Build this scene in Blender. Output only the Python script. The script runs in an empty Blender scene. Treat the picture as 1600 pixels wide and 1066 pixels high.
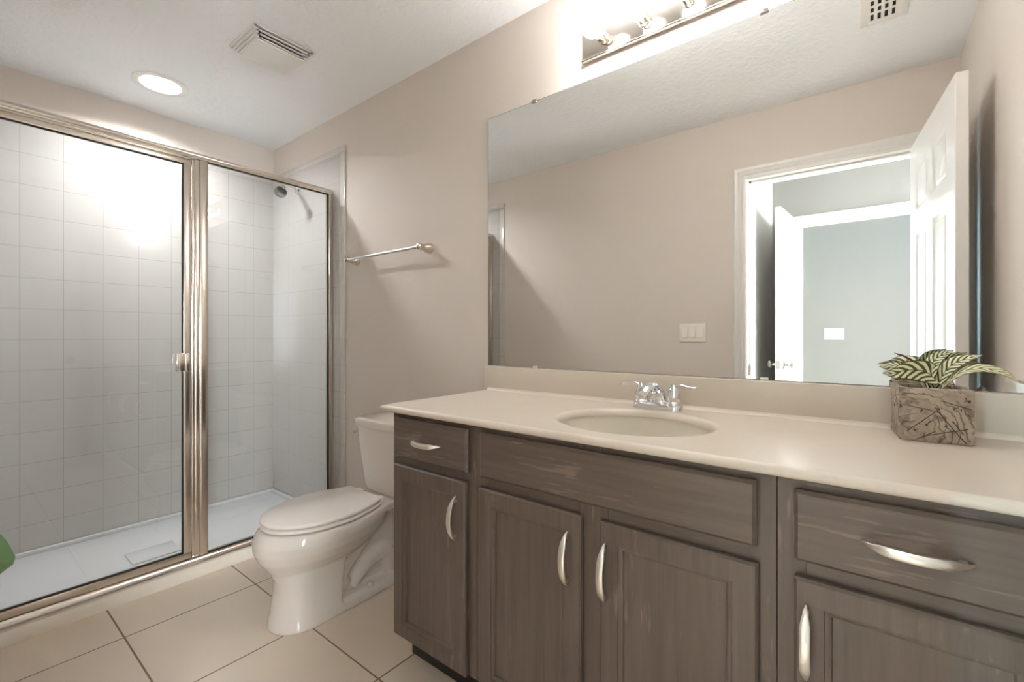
import bpy, bmesh, math, random
from mathutils import Vector, Matrix
random.seed(4)
S = bpy.context.scene
COL = S.collection
R = math.radians
PI = math.pi

# ------------------------------------------------------------------ camera
cam_d = bpy.data.cameras.new('camera')
cam = bpy.data.objects.new('camera', cam_d)
COL.objects.link(cam)
cam.location = (3.274, -1.472, 1.133)
cam.rotation_euler = (R(90), 0, R(37.93))
cam_d.sensor_width = 36.0
cam_d.lens = 36.0 * 704.2 / 1600.0
cam_d.shift_y = -7.8 / 1600.0
cam_d.clip_start = 0.01
S.camera = cam

# ------------------------------------------------------------------ world, daylight, exposure
W = bpy.data.worlds.new('sky')
S.world = W
W.use_nodes = True
W.node_tree.nodes['Background'].inputs[0].default_value = (0.75, 0.87, 1.0, 1)
W.node_tree.nodes['Background'].inputs[1].default_value = 1.2

def area(name, loc, rot, sx, sy, power, color, spread=180):
    d = bpy.data.lights.new(name, 'AREA')
    d.shape = 'RECTANGLE'; d.size = sx; d.size_y = sy
    d.energy = power; d.color = color; d.spread = R(spread)
    o = bpy.data.objects.new(name, d); COL.objects.link(o)
    o.location = loc; o.rotation_euler = rot
    return o
# daylight coming in through the two windows at the far end of the hall and of the room beyond it
area('window_daylight', (5.60, -2.27, 1.35), (0, R(90), R(-16)), 1.5, 1.1, 19, (0.93, 0.97, 1.0), 120)
area('window_daylight', (5.60, -3.53, 1.35), (0, R(90), 0), 1.5, 0.8, 9, (0.86, 0.94, 1.0))
area('window_daylight', (2.37, -4.08, 1.40), (R(90), 0, R(-14)), 0.62, 1.4, 700, (0.55, 0.85, 1.0))
BULB_E, DOWN_E = 7.0, 1.4
vs = S.view_settings
vs.view_transform = 'Standard'; vs.look = 'None'; vs.gamma = 1.0
vs.use_curve_mapping = False
vs.exposure = 3.15
S.cycles.max_bounces = 14
S.cycles.diffuse_bounces = 8
S.cycles.glossy_bounces = 8
S.cycles.transparent_max_bounces = 16
S.cycles.use_denoising = True
S.cycles.sample_clamp_indirect = 6.0
S.cycles.caustics_reflective = True
S.cycles.caustics_refractive = False

# ------------------------------------------------------------------ materials
def srgb(r, g, b):
    f = lambda c: (c/255/12.92) if c/255 <= 0.04045 else ((c/255+0.055)/1.055)**2.4
    return (f(r), f(g), f(b), 1)

class NT:
    def __init__(s, name):
        s.m = bpy.data.materials.new(name); s.m.use_nodes = True
        s.t = s.m.node_tree; s.n = s.t.nodes; s.l = s.t.links
        s.b = s.n['Principled BSDF']; s.out = s.n['Material Output']
    def add(s, typ, **kw):
        n = s.n.new(typ)
        for k, v in kw.items(): setattr(n, k, v)
        return n
    def link(s, a, b): s.l.new(a, b)
    def math(s, op, a, b=None, c=None):
        n = s.n.new('ShaderNodeMath'); n.operation = op
        for i, v in enumerate((a, b, c)):
            if v is None: continue
            if isinstance(v, (int, float)): n.inputs[i].default_value = v
            else: s.l.new(v, n.inputs[i])
        return n.outputs[0]
    def coords(s, kind='Object'):
        return s.n.new('ShaderNodeTexCoord').outputs[kind]
    def mapping(s, vec, scale=(1,1,1), loc=(0,0,0), rot=(0,0,0)):
        n = s.n.new('ShaderNodeMapping')
        n.inputs['Scale'].default_value = scale; n.inputs['Location'].default_value = loc; n.inputs['Rotation'].default_value = rot
        s.l.new(vec, n.inputs['Vector']); return n.outputs[0]
    def noise(s, vec, scale, detail=4, rough=0.5):
        n = s.n.new('ShaderNodeTexNoise'); n.inputs['Scale'].default_value = scale
        n.inputs['Detail'].default_value = detail; n.inputs['Roughness'].default_value = rough
        s.l.new(vec, n.inputs['Vector']); return n.outputs['Fac']
    def ramp(s, fac, stops):
        n = s.n.new('ShaderNodeValToRGB'); e = n.color_ramp.elements
        while len(e) < len(stops): e.new(0.5)
        for i, (p, c) in enumerate(stops): e[i].position = p; e[i].color = c
        s.l.new(fac, n.inputs[0]); return n.outputs[0]
    def bump(s, h, strength=0.2, dist=0.002):
        n = s.n.new('ShaderNodeBump'); n.inputs['Strength'].default_value = strength; n.inputs['Distance'].default_value = dist
        s.l.new(h, n.inputs['Height']); s.l.new(n.outputs[0], s.b.inputs['Normal'])
    def mix(s, fac, a, b):
        n = s.n.new('ShaderNodeMix'); n.data_type = 'RGBA'
        for i, v in ((0, fac), (6, a), (7, b)):
            if isinstance(v, (int, float, tuple)): n.inputs[i].default_value = v
            else: s.l.new(v, n.inputs[i])
        return n.outputs[2]
    def set(s, **kw):
        for k, v in kw.items(): s.b.inputs[k.replace('_', ' ')].default_value = v

def plain(name, col, rough=0.5, metal=0.0, spec=0.5, coat=0.0, fine=True):
    k = NT(name); k.set(Base_Color=col, Roughness=rough, Metallic=metal)
    k.b.inputs['Specular IOR Level'].default_value = spec
    k.b.inputs['Coat Weight'].default_value = coat
    if fine:
        v = k.coords(); f = k.noise(v, 9, 3)
        c0 = tuple(x*0.965 for x in col[:3])+(1,)
        k.link(k.mix(f, c0, col), k.b.inputs['Base Color'])
    return k.m

def paint(name, col, rough=0.55, bump=0.12, scale=160):
    k = NT(name); k.set(Base_Color=col, Roughness=rough)
    k.b.inputs['Specular IOR Level'].default_value = 0.35
    k.bump(k.noise(k.coords(), scale, 3), bump, 0.002)
    return k.m

def ceil_mat():
    k = NT('ceiling_knockdown_texture'); k.set(Base_Color=srgb(237, 239, 241), Roughness=0.8)
    v = k.coords()
    a = k.noise(v, 38, 5, 0.55)
    a = k.ramp(a, [(0.44, (0, 0, 0, 1)), (0.58, (1, 1, 1, 1))])
    k.bump(a, 0.28, 0.004)
    return k.m

def tile_mat(name, ax, off, pitch, tile, grout, rough, mort, bump=0.35, var=0.03, pillow=0.0):
    k = NT(name); k.set(Roughness=rough)
    sp = k.add('ShaderNodeSeparateXYZ'); k.link(k.coords(), sp.inputs[0])
    cb = k.add('ShaderNodeCombineXYZ')
    k.link(k.math('ADD', sp.outputs['XYZ'.index(ax[0])], 50*pitch-off[0]), cb.inputs[0])
    k.link(k.math('ADD', sp.outputs['XYZ'.index(ax[1])], 50*pitch-off[1]), cb.inputs[1])
    br = k.add('ShaderNodeTexBrick', offset=0.0, squash=1.0)
    k.link(cb.outputs[0], br.inputs['Vector'])
    br.inputs['Scale'].default_value = 1.0
    br.inputs['Mortar Size'].default_value = mort
    br.inputs['Mortar Smooth'].default_value = 0.25
    br.inputs['Bias'].default_value = 0.0
    br.inputs['Brick Width'].default_value = pitch
    br.inputs['Row Height'].default_value = pitch
    br.inputs['Color1'].default_value = tile
    br.inputs['Color2'].default_value = tuple(c*(1-var) for c in tile[:3])+(1,)
    br.inputs['Mortar'].default_value = grout
    n = k.noise(k.coords(), 5.5, 4)
    col = k.mix(k.math('MULTIPLY', n, 0.35), br.outputs['Color'], tuple(c*0.82 for c in tile[:3])+(1,))
    col = k.mix(br.outputs['Fac'], col, grout)
    k.link(col, k.b.inputs['Base Color'])
    k.link(k.math('MULTIPLY_ADD', br.outputs['Fac'], 0.5, rough), k.b.inputs['Roughness'])
    h = k.math('SUBTRACT', 1.0, br.outputs['Fac'])
    if pillow:
        h = k.math('ADD', h, k.math('MULTIPLY', k.noise(k.coords(), 7, 2), pillow))
    k.bump(h, bump, 0.0025)
    return k.m

def wood_mat(name, axis):
    k = NT(name)
    sc = {'z': (60, 60, 2.6), 'x': (2.6, 60, 60)}[axis]
    v = k.coords()
    w = k.mapping(v, sc)
    g = k.noise(w, 1.0, 6, 0.62)
    big = k.noise(k.mapping(v, tuple(x*0.14 for x in sc)), 1.0, 3)
    wv = k.mapping(v, (9.0, 9.0, 1.3) if axis == 'z' else (1.3, 9.0, 9.0), (0.31, 0.22, 0.67))
    ring = k.noise(wv, 1.0, 1, 0.4)
    ring = k.math('SINE', k.math('MULTIPLY', ring, 46.0))
    where = k.ramp(big, [(0.46, (0, 0, 0, 1)), (0.66, (1, 1, 1, 1))])
    ring = k.math('MULTIPLY', k.math('MULTIPLY_ADD', ring, 0.5, 0.5), where)
    m = k.math('ADD', k.math('MULTIPLY', g, 0.85), k.math('MULTIPLY', ring, 0.22))
    col = k.ramp(m, [(0.28, srgb(92, 79, 70)), (0.52, srgb(106, 92, 82)), (0.82, srgb(122, 108, 98))])
    col = k.mix(k.math('MULTIPLY', big, 0.35), col, srgb(82, 70, 62))
    # worn pale flecks along the grain
    fl = k.noise(k.mapping(v, tuple(x*0.9 for x in ((90, 90, 9) if axis == 'z' else (9, 90, 90)))), 1.0, 3, 0.6)
    flm = k.noise(v, 5.0, 2)
    fl = k.ramp(k.math('MULTIPLY', fl, k.math('ADD', flm, 0.45)), [(0.62, (0, 0, 0, 1)), (0.72, (1, 1, 1, 1))])
    col = k.mix(k.math('MULTIPLY', fl, 0.40), col, srgb(150, 132, 120))
    k.link(col, k.b.inputs['Base Color'])
    k.link(k.math('MULTIPLY_ADD', g, 0.18, 0.30), k.b.inputs['Roughness'])
    k.b.inputs['Specular IOR Level'].default_value = 0.5
    k.bump(m, 0.10, 0.0010)
    return k.m

def glass_mat(name, tint, refl=1.0):
    k = NT(name); k.n.remove(k.b)
    tr = k.add('ShaderNodeBsdfTransparent'); tr.inputs[0].default_value = tint
    gl = k.add('ShaderNodeBsdfGlossy'); gl.inputs['Roughness'].default_value = 0.0
    fr = k.add('ShaderNodeFresnel'); fr.inputs['IOR'].default_value = 1.45
    mx = k.add('ShaderNodeMixShader')
    k.link(k.math('MULTIPLY', fr.outputs[0], refl), mx.inputs[0])
    k.link(tr.outputs[0], mx.inputs[1]); k.link(gl.outputs[0], mx.inputs[2])
    k.link(mx.outputs[0], k.out.inputs[0])
    return k.m

def emit(name, col, strength):
    k = NT(name); k.set(Base_Color=(0.9, 0.9, 0.9, 1), Roughness=0.3)
    k.b.inputs['Emission Color'].default_value = col
    k.b.inputs['Emission Strength'].default_value = strength
    return k.m

def metal(name, col, rough, brush=None):
    k = NT(name); k.set(Base_Color=col, Metallic=1.0, Roughness=rough)
    if brush:
        f = k.noise(k.mapping(k.coords(), brush), 1.0, 4)
        k.link(k.math('MULTIPLY_ADD', f, 0.16, rough-0.06), k.b.inputs['Roughness'])
        k.bump(f, 0.05, 0.0006)
    return k.m

def leaf_mat(name, dark, light, nstripe, stripe_w):
    k = NT(name); k.set(Roughness=0.42)
    uv = k.add('ShaderNodeUVMap'); sp = k.add('ShaderNodeSeparateXYZ'); k.link(uv.outputs[0], sp.inputs[0])
    u, v = sp.outputs[0], sp.outputs[1]
    a = k.math('ABSOLUTE', k.math('SUBTRACT', v, 0.5))
    wob = k.math('MULTIPLY', k.noise(k.mapping(uv.outputs[0], (6, 3, 1)), 1.0, 2), 0.06)
    ph = k.math('ADD', k.math('SUBTRACT', u, k.math('MULTIPLY', a, 0.36)), wob)
    s_ = k.math('SINE', k.math('MULTIPLY', ph, 2*PI*nstripe))
    st = k.ramp(k.math('MULTIPLY_ADD', s_, 0.5, 0.5), [(stripe_w, (0, 0, 0, 1)), (stripe_w+0.14, (1, 1, 1, 1))])
    rim = k.ramp(a, [(0.43, (1, 1, 1, 1)), (0.475, (0, 0, 0, 1))])
    mid = k.ramp(a, [(0.012, (0, 0, 0, 1)), (0.03, (1, 1, 1, 1))])
    f = k.math('MULTIPLY', k.math('MULTIPLY', st, rim), mid)
    k.link(k.mix(f, dark, light), k.b.inputs['Base Color'])
    return k.m

def pot_mat():
    k = NT('carved_grey_concrete'); k.set(Roughness=0.85)
    v = k.coords()
    n1 = k.noise(v, 60, 6, 0.65); n2 = k.noise(v, 17, 4, 0.6); n3 = k.noise(v, 200, 3)
    sp = k.add('ShaderNodeSeparateXYZ'); k.link(v, sp.inputs[0])
    along = k.math('ADD', sp.outputs[0], sp.outputs[1])
    z = sp.outputs[2]
    wob = k.math('MULTIPLY', k.math('SUBTRACT', n2, 0.5), 0.010)
    wv = k.add('ShaderNodeTexWave', wave_type='RINGS', rings_direction='SPHERICAL')
    k.link(k.mapping(v, (1, 1, 1), (0.035, 0.07, -0.02)), wv.inputs['Vector'])
    wv.inputs['Scale'].default_value = 26.0; wv.inputs['Distortion'].default_value = 7.0
    wv.inputs['Detail'].default_value = 3.0; wv.inputs['Detail Scale'].default_value = 1.6
    arcs = k.ramp(wv.outputs['Fac'], [(0.0, (1, 1, 1, 1)), (0.16, (0, 0, 0, 1))])
    arcs = k.math('MULTIPLY', arcs, k.ramp(n2, [(0.42, (0, 0, 0, 1)), (0.58, (1, 1, 1, 1))]))
    groove = None
    for (x0, z0, x1, z1) in ((-.045, .020, .000, .065), (.000, .075, .048, .004), (-.02, .012, .052, .034), (.028, .048, .045, .022),
                             (-.052, .078, .005, .066), (.01, .09, .055, .075), (-.03, .004, .0, .024)):
        L = math.hypot(x1-x0, z1-z0); dx, dz = (x1-x0)/L, (z1-z0)/L
        px = k.math('ADD', k.math('SUBTRACT', along, x0 - 0.0635), wob); pz = k.math('SUBTRACT', z, z0)
        t = k.math('ADD', k.math('MULTIPLY', px, dx), k.math('MULTIPLY', pz, dz))
        d = k.math('ABSOLUTE', k.math('SUBTRACT', k.math('MULTIPLY', px, dz), k.math('MULTIPLY', pz, dx)))
        over = k.math('MAXIMUM', k.math('SUBTRACT', t, L), k.math('MULTIPLY', t, -1.0))
        d = k.math('MAXIMUM', d, over)
        g = k.math('LESS_THAN', d, 0.0008)
        groove = g if groove is None else k.math('MAXIMUM', groove, g)
    col = k.ramp(n2, [(0.28, srgb(126, 112, 96)), (0.42, srgb(184, 170, 152)), (0.7, srgb(216, 203, 186))])
    col = k.mix(k.math('MULTIPLY', n1, 0.45), col, srgb(140, 124, 108))
    pits = k.ramp(n1, [(0.34, (1, 1, 1, 1)), (0.40, (0, 0, 0, 1))])
    col = k.mix(pits, col, srgb(66, 54, 46))
    col = k.mix(k.math('MULTIPLY', arcs, 0.55), col, srgb(92, 76, 62))
    stain = k.ramp(k.noise(v, 31, 3, 0.6), [(0.56, (0, 0, 0, 1)), (0.66, (1, 1, 1, 1))])
    col = k.mix(k.math('MULTIPLY', stain, 0.55), col, srgb(96, 78, 64))
    col = k.mix(groove, col, srgb(84, 68, 56))
    k.link(col, k.b.inputs['Base Color'])
    h = k.math('SUBTRACT', k.math('ADD', n1, k.math('MULTIPLY', n3, 0.3)), k.math('ADD', k.math('MULTIPLY', groove, 0.8), k.math('MULTIPLY', arcs, 0.5)))
    k.bump(h, 1.0, 0.006)
    return k.m

WALL = paint('greige_wall_paint', srgb(216, 206, 197))
HALLW = paint('pale_hall_wall_paint', srgb(186, 184, 179))
HALLW_DIM = paint('dimmed_hall_paint', srgb(138, 134, 129))  # hall paint darkened in colour to offset strong window light on this wall
CEIL = ceil_mat()
TRIM = plain('white_semigloss_trim', srgb(226, 223, 218), 0.28)
FLOOR = tile_mat('beige_floor_tile', 'XY', (1.085, -0.569), 0.463, srgb(236, 221, 204), srgb(140, 123, 101), 0.30, 0.0032, 0.3)
TILE_B = tile_mat('white_wall_tile_back', 'YZ', (-0.138, 0.8075), 0.1535, srgb(193, 189, 185), srgb(156, 151, 145), 0.10, 0.0014, 0.25, 0.015, 0.25)
TILE_S = tile_mat('white_wall_tile_side', 'XZ', (0.847, 0.8075), 0.1535, srgb(193, 189, 185), srgb(156, 151, 145), 0.10, 0.0014, 0.25, 0.015, 0.25)
PAN = plain('white_acrylic', srgb(208, 208, 209), 0.22)
CURB = plain('cream_acrylic_curb', srgb(238, 231, 219), 0.2)
NICKEL = metal('brushed_nickel', (0.72, 0.66, 0.59, 1), 0.20)
NICKELH = metal('brushed_nickel_rail', (0.72, 0.66, 0.59, 1), 0.24)
LAMPMETAL = metal('polished_nickel', (0.62, 0.58, 0.53, 1), 0.09)
CHROME = metal('chrome', (0.80, 0.80, 0.81, 1), 0.06)
SATIN = metal('satin_nickel_pull', (0.80, 0.76, 0.70, 1), 0.32)
BARM = metal('pale_steel_bar', (0.78, 0.78, 0.78, 1), 0.30)
PEWTER = metal('pewter_knob', (0.42, 0.40, 0.37, 1), 0.28)
RUBBER = plain('black_gasket', (0.012, 0.011, 0.011, 1), 0.5)
DARK = plain('painted_shade', (0.015, 0.013, 0.012, 1), 0.8)  # near-black colour stands in for the shade inside fan and vent
GLASS = glass_mat('shower_glass', (0.965, 0.975, 0.972, 1), 1.1)
CERAMIC = plain('bone_china', srgb(231, 224, 216), 0.10, coat=0.3)
SEATP = plain('bone_plastic', srgb(245, 239, 234), 0.22)
COUNTER = plain('cream_cultured_marble', srgb(212, 201, 187), 0.24)
SINKM = plain('biscuit_china', srgb(218, 210, 196), 0.14)
WOODV = wood_mat('espresso_oak_upright', 'z')
WOODH = wood_mat('espresso_oak_level', 'x')
TOE = plain('black_toe_board', srgb(30, 27, 25), 0.45)
MIRRORM = metal('silvered_glass', (0.91, 0.915, 0.905, 1), 0.0)
EDGE = plain('mirror_edge', srgb(150, 160, 155), 0.2)
BULB = emit('frosted_bulb', (1.0, 0.98, 0.965, 1), BULB_E)
LENS = emit('downlight_lens', (1.0, 0.985, 0.965, 1), DOWN_E)
PLASTIC = plain('white_plastic', srgb(232, 229, 224), 0.35)
ALMOND = plain('almond_plastic', srgb(238, 230, 219), 0.35)
LEAF = leaf_mat('striped_leaf', srgb(74, 92, 34), srgb(232, 226, 196), 9.0, 0.36)
LEAFB = leaf_mat('striped_leaf_pale', srgb(96, 104, 54), srgb(222, 212, 176), 11.0, 0.30)
GREEN = plain('green_leaf', srgb(106, 142, 94), 0.45)
STEMM = plain('brown_stem', srgb(92, 44, 30), 0.6)
SOIL = plain('dark_soil', srgb(40, 32, 26), 0.95)
POT = pot_mat()
POT2 = plain('white_glazed_pot', srgb(226, 224, 218), 0.25)
WINDOWGLASS = glass_mat('window_glass', (0.96, 0.98, 0.98, 1))

# ------------------------------------------------------------------ mesh helpers
def obj(name, bm, mat, parent=None, smooth=35, **props):
    bmesh.ops.recalc_face_normals(bm, faces=bm.faces)
    me = bpy.data.meshes.new(name); bm.to_mesh(me); bm.free()
    if mat: me.materials.append(mat)
    if smooth:
        me.polygons.foreach_set('use_smooth', [True]*len(me.polygons))
        me.set_sharp_from_angle(angle=R(smooth))
    o = bpy.data.objects.new(name, me); COL.objects.link(o)
    if parent: o.parent = parent
    for k, v in props.items(): o[k] = v
    return o

def thing(name, label, cat, loc=(0, 0, 0), rz=0.0, group=None):
    o = bpy.data.objects.new(name, None); COL.objects.link(o)
    o.empty_display_size = 0.05
    o.location = loc; o.rotation_euler = (0, 0, rz)
    o['label'] = label; o['category'] = cat
    if group: o['group'] = group
    return o

def tag(o, label, cat, group=None, kind=None):
    o['label'] = label; o['category'] = cat
    if group: o['group'] = group
    if kind: o['kind'] = kind
    return o

def struct(name, bm, mat, label, cat, smooth=35):
    o = obj(name, bm, mat, None, smooth); tag(o, label, cat, kind='structure'); return o

def box(x0, x1, y0, y1, z0, z1, bev=0.0, seg=2, bm=None):
    own = bm is None
    b = bmesh.new()
    bmesh.ops.create_cube(b, size=1.0)
    for v in b.verts:
        v.co = Vector(((x0+x1)/2+v.co.x*(x1-x0), (y0+y1)/2+v.co.y*(y1-y0), (z0+z1)/2+v.co.z*(z1-z0)))
    if bev: bmesh.ops.bevel(b, geom=list(b.edges), offset=bev, segments=seg, affect='EDGES', profile=0.5)
    if own: return b
    join(bm, b); return bm

def join(dst, src, mat=None):
    vm = {}
    for v in src.verts: vm[v] = dst.verts.new(mat @ v.co if mat else v.co)
    for f in src.faces:
        try: dst.faces.new([vm[v] for v in f.verts])
        except ValueError: pass
    src.free(); return dst

def loft(rings, cap0=True, cap1=True, closed=True, bm=None):
    bm = bm or bmesh.new()
    vr = [[bm.verts.new(p) for p in r] for r in rings]
    n = len(rings[0])
    for a, b in zip(vr, vr[1:]):
        for i in range(n if closed else n-1):
            j = (i+1) % n
            bm.faces.new((a[i], a[j], b[j], b[i]))
    if cap0: bm.faces.new(vr[0][::-1])
    if cap1: bm.faces.new(vr[-1])
    return bm

def lathe(profile, origin=(0, 0, 0), axis='z', n=32, bm=None, cap0=True, cap1=True):
    """profile: (radius, height) pairs along the axis"""
    o = Vector(origin); rings = []
    for r, h in profile:
        ring = []
        for i in range(n):
            a = 2*PI*i/n; c, s = r*math.cos(a), r*math.sin(a)
            p = {'z': Vector((c, s, h)), 'y': Vector((c, h, s)), 'x': Vector((h, c, s))}[axis]
            ring.append(o+p)
        rings.append(ring)
    return loft(rings, cap0, cap1, bm=bm)

def spline(pts, n):
    """Catmull-Rom through points, n samples per span"""
    P = [Vector(p) for p in pts]; P = [2*P[0]-P[1]]+P+[2*P[-1]-P[-2]]
    out = []
    for i in range(1, len(P)-2):
        for k in range(n):
            t = k/n
            a, b, c, d = P[i-1], P[i], P[i+1], P[i+2]
            out.append(0.5*((2*b)+(c-a)*t+(2*a-5*b+4*c-d)*t*t+(3*b-a-3*c+d)*t**3))
    out.append(P[-2]); return out

def tube(pts, radii, n=14, up=(0, 0, 1), flat=(1.0, 1.0), bm=None, sub=6):
    path = spline(pts, sub) if sub > 1 else [Vector(p) for p in pts]
    m = len(path); rings = []
    rr = [Vector((float(r), 0, 0)) for r in (radii if hasattr(radii, '__len__') else [radii]*len(pts))]
    rad = [v.x for v in (spline(rr, sub) if sub > 1 else rr)]
    u0 = Vector(up)
    for i, p in enumerate(path):
        t = (path[min(i+1, m-1)]-path[max(i-1, 0)]).normalized()
        s = t.cross(u0)
        s = s.normalized() if s.length > 1e-4 else Vector((1, 0, 0))
        w = s.cross(t).normalized()
        rings.append([p+s*(rad[i]*flat[0]*math.cos(2*PI*k/n))+w*(rad[i]*flat[1]*math.sin(2*PI*k/n)) for k in range(n)])
    return loft(rings, bm=bm)

def slab(Wd, H, T, panels=(), prof=(), edge=0.003, both=False):
    """A door or drawer front in local space: x 0..Wd, z 0..H, front at y=0 (facing -y), back at y=T.
    panels: (x0, z0, x1, z1); prof: (inset, depth) steps cut into each panel."""
    bm = bmesh.new(); cache = {}
    def V(x, y, z):
        k = (round(x, 6), round(y, 6), round(z, 6))
        if k not in cache: cache[k] = bm.verts.new((x, y, z))
        return cache[k]
    xs = sorted({edge, Wd-edge} | {p[0] for p in panels} | {p[2] for p in panels})
    zs = sorted({edge, H-edge} | {p[1] for p in panels} | {p[3] for p in panels})
    def face(y, sgn):
        dy = lambda d: y+sgn*d
        for i in range(len(xs)-1):
            for j in range(len(zs)-1):
                a, b, c, d = xs[i], xs[i+1], zs[j], zs[j+1]
                if any(p[0] <= (a+b)/2 <= p[2] and p[1] <= (c+d)/2 <= p[3] for p in panels): continue
                bm.faces.new((V(a, y, c), V(b, y, c), V(b, y, d), V(a, y, d)))
        for p in panels:
            prev = [(p[0], p[1]), (p[2], p[1]), (p[2], p[3]), (p[0], p[3])]; pd = 0
            for ins, dep in prof:
                q = [(p[0]+ins, p[1]+ins), (p[2]-ins, p[1]+ins), (p[2]-ins, p[3]-ins), (p[0]+ins, p[3]-ins)]
                for k in range(4):
                    m = (k+1) % 4
                    bm.faces.new((V(prev[k][0], dy(pd), prev[k][1]), V(prev[m][0], dy(pd), prev[m][1]),
                                  V(q[m][0], dy(dep), q[m][1]), V(q[k][0], dy(dep), q[k][1])))
                prev, pd = q, dep
            bm.faces.new([V(a, dy(pd), b) for a, b in prev])
        ox = lambda x: 0 if x == xs[0] else (Wd if x == xs[-1] else x)
        oz = lambda z: 0 if z == zs[0] else (H if z == zs[-1] else z)
        ring = [(x, zs[0]) for x in xs]+[(xs[-1], z) for z in zs[1:]]+[(x, zs[-1]) for x in xs[-2::-1]]+[(xs[0], z) for z in zs[-2:0:-1]]
        return [((x, y, z), (ox(x), dy(edge), oz(z))) for x, z in ring]
    fr = face(0.0, 1)
    bk = face(T, -1) if both else None
    if not both:
        sx, sz = xs, zs
        panels = (); bk = face(T, -1)
    n = len(fr)
    for i in range(n):
        j = (i+1) % n
        for A in (fr, bk):
            (a, b), (c, d) = A[i], A[j]
            bm.faces.new((V(*a), V(*c), V(*d), V(*b)))
        bm.faces.new((V(*fr[i][1]), V(*fr[j][1]), V(*bk[j][1]), V(*bk[i][1])))
    return bm

def moved(bm, loc=(0, 0, 0), rz=0.0):
    bm.transform(Matrix.Translation(loc) @ Matrix.Rotation(rz, 4, 'Z')); return bm

# ------------------------------------------------------------------ room shell
H = 2.44
XR = 3.63          # right wall
YF = -1.48         # door wall, bathroom face
YH = -1.595        # door wall, hall face
XH = 2.66          # hall's end wall
YH2 = -2.95        # far side of the hall
YR0, YR1 = -3.065, -4.0
XL = 1.90          # near end of the room beyond the hall
XE = 5.5           # window end of hall and room
DX0, DX1, DZ = 2.737, 3.497, 2.052     # bathroom doorway
EX0, EX1, EZ = 2.845, 3.607, 2.052     # doorway across the hall

struct('floor', box(-0.12, XR+0.1, YF-0.06, 0.12, -0.05, 0.0), FLOOR, 'large beige square floor tiles with dark grout across the bathroom', 'floor', 0)
struct('floor_hall', box(XL-0.1, XE+0.1, YR1-0.1, YF-0.06, -0.05, 0.0), FLOOR, 'tiled floor of the hall outside the bathroom door', 'floor', 0)
struct('ceiling', box(-0.12, XR+0.1, YF-0.115, 0.12, H, H+0.06), CEIL, 'white knockdown textured bathroom ceiling', 'ceiling', 0)
struct('ceiling_hall', box(XL-0.1, XE+0.1, YR1-0.1, YF-0.115, H, H+0.06), CEIL, 'white ceiling of the hall seen through the doorway', 'ceiling', 0)
struct('wall_left', box(-0.12, 0.0, YF-0.115, 0.12, 0, H), WALL, 'greige painted wall at the back of the shower above the tile', 'wall', 0)
struct('wall_back', box(0.0, XR, 0.0, 0.12, 0, H), WALL, 'greige painted wall carrying the mirror and towel bar', 'wall', 0)
struct('wall_right', box(XR, XR+0.1, YF-0.115, 0.12, 0, H), WALL, 'greige wall behind the open six panel door', 'wall', 0)
b = box(0.0, DX0-0.018, YH, YF, 0, H)
box(DX1+0.018, XR, YH, YF, 0, H, bm=b); box(DX0-0.018, DX1+0.018, YH, YF, DZ+0.018, H, bm=b)
struct('wall_front', b, WALL, 'greige wall with the doorway and light switches, seen in the mirror', 'wall', 0)
struct('wall_hall_left', box(XH-0.1, XH, YR1, YH, 0, H), HALLW, 'pale end wall of the hall with the shade of the open hall door', 'wall', 0)
b = box(XL, EX0-0.018, YR0, YH2, 0, H)
box(EX1+0.018, XE, YR0, YH2, 0, H, bm=b); box(EX0-0.018, EX1+0.018, YR0, YH2, EZ+0.018, H, bm=b)
struct('wall_hall_far', b, HALLW_DIM, 'pale wall across the hall with a second doorway', 'wall', 0)
b = box(2.70, XE, YR1-0.1, YR1, 0, H)
box(XL, 2.04, YR1-0.1, YR1, 0, H, bm=b); box(2.04, 2.70, YR1-0.1, YR1, 0, 0.60, bm=b); box(2.04, 2.70, YR1-0.1, YR1, 2.15, H, bm=b)
struct('wall_room_left', box(XL-0.1, XL, YR1-0.1, YH2, 0, H), HALLW, 'pale end wall of the room beyond the hall', 'wall', 0)
struct('wall_room_far', b, HALLW, 'white wall of the room beyond the hall, with switches', 'wall', 0)
struct('wall_hall_near', box(XR+0.1, XE, YH, YH+0.1, 0, H), HALLW, 'pale hall wall beside the bathroom', 'wall', 0)
b = bmesh.new()
for (ya, yb) in ((YR1, -3.95), (-3.1, -2.85), (-1.7, YH+0.1)):
    box(XE, XE+0.1, ya, yb, 0, H, bm=b)
for (ya, yb) in ((-3.95, -3.1), (-2.85, -1.7)):
    box(XE, XE+0.1, ya, yb, 0, 0.55, bm=b); box(XE, XE+0.1, ya, yb, 2.15, H, bm=b)
struct('wall_hall_end', b, HALLW, 'end wall of the hall and room with two windows', 'wall', 0)
for i, (ya, yb) in enumerate(((-2.85, -1.7), (-3.95, -3.1))):
    w = thing('window_%d' % (i+1), 'white framed window at the end of the %s' % ('hall' if i == 0 else 'far room'), 'window', (XE+0.05, (ya+yb)/2, 0.55))
    w['kind'] = 'structure'
    h = (yb-ya)/2
    f = bmesh.new()
    for a in ((-h, -h+0.05, 0, 1.6), (h-0.05, h, 0, 1.6), (-h, h, 0, 0.05), (-h, h, 1.55, 1.6), (-h, h, 0.775, 0.825)):
        box(-0.03, 0.03, *a, bm=f)
    obj('window_frame', f, TRIM, w)
    obj('pane', box(-0.003, 0.003, -h+0.04, h-0.04, 0.04, 1.56), WINDOWGLASS, w)

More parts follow.
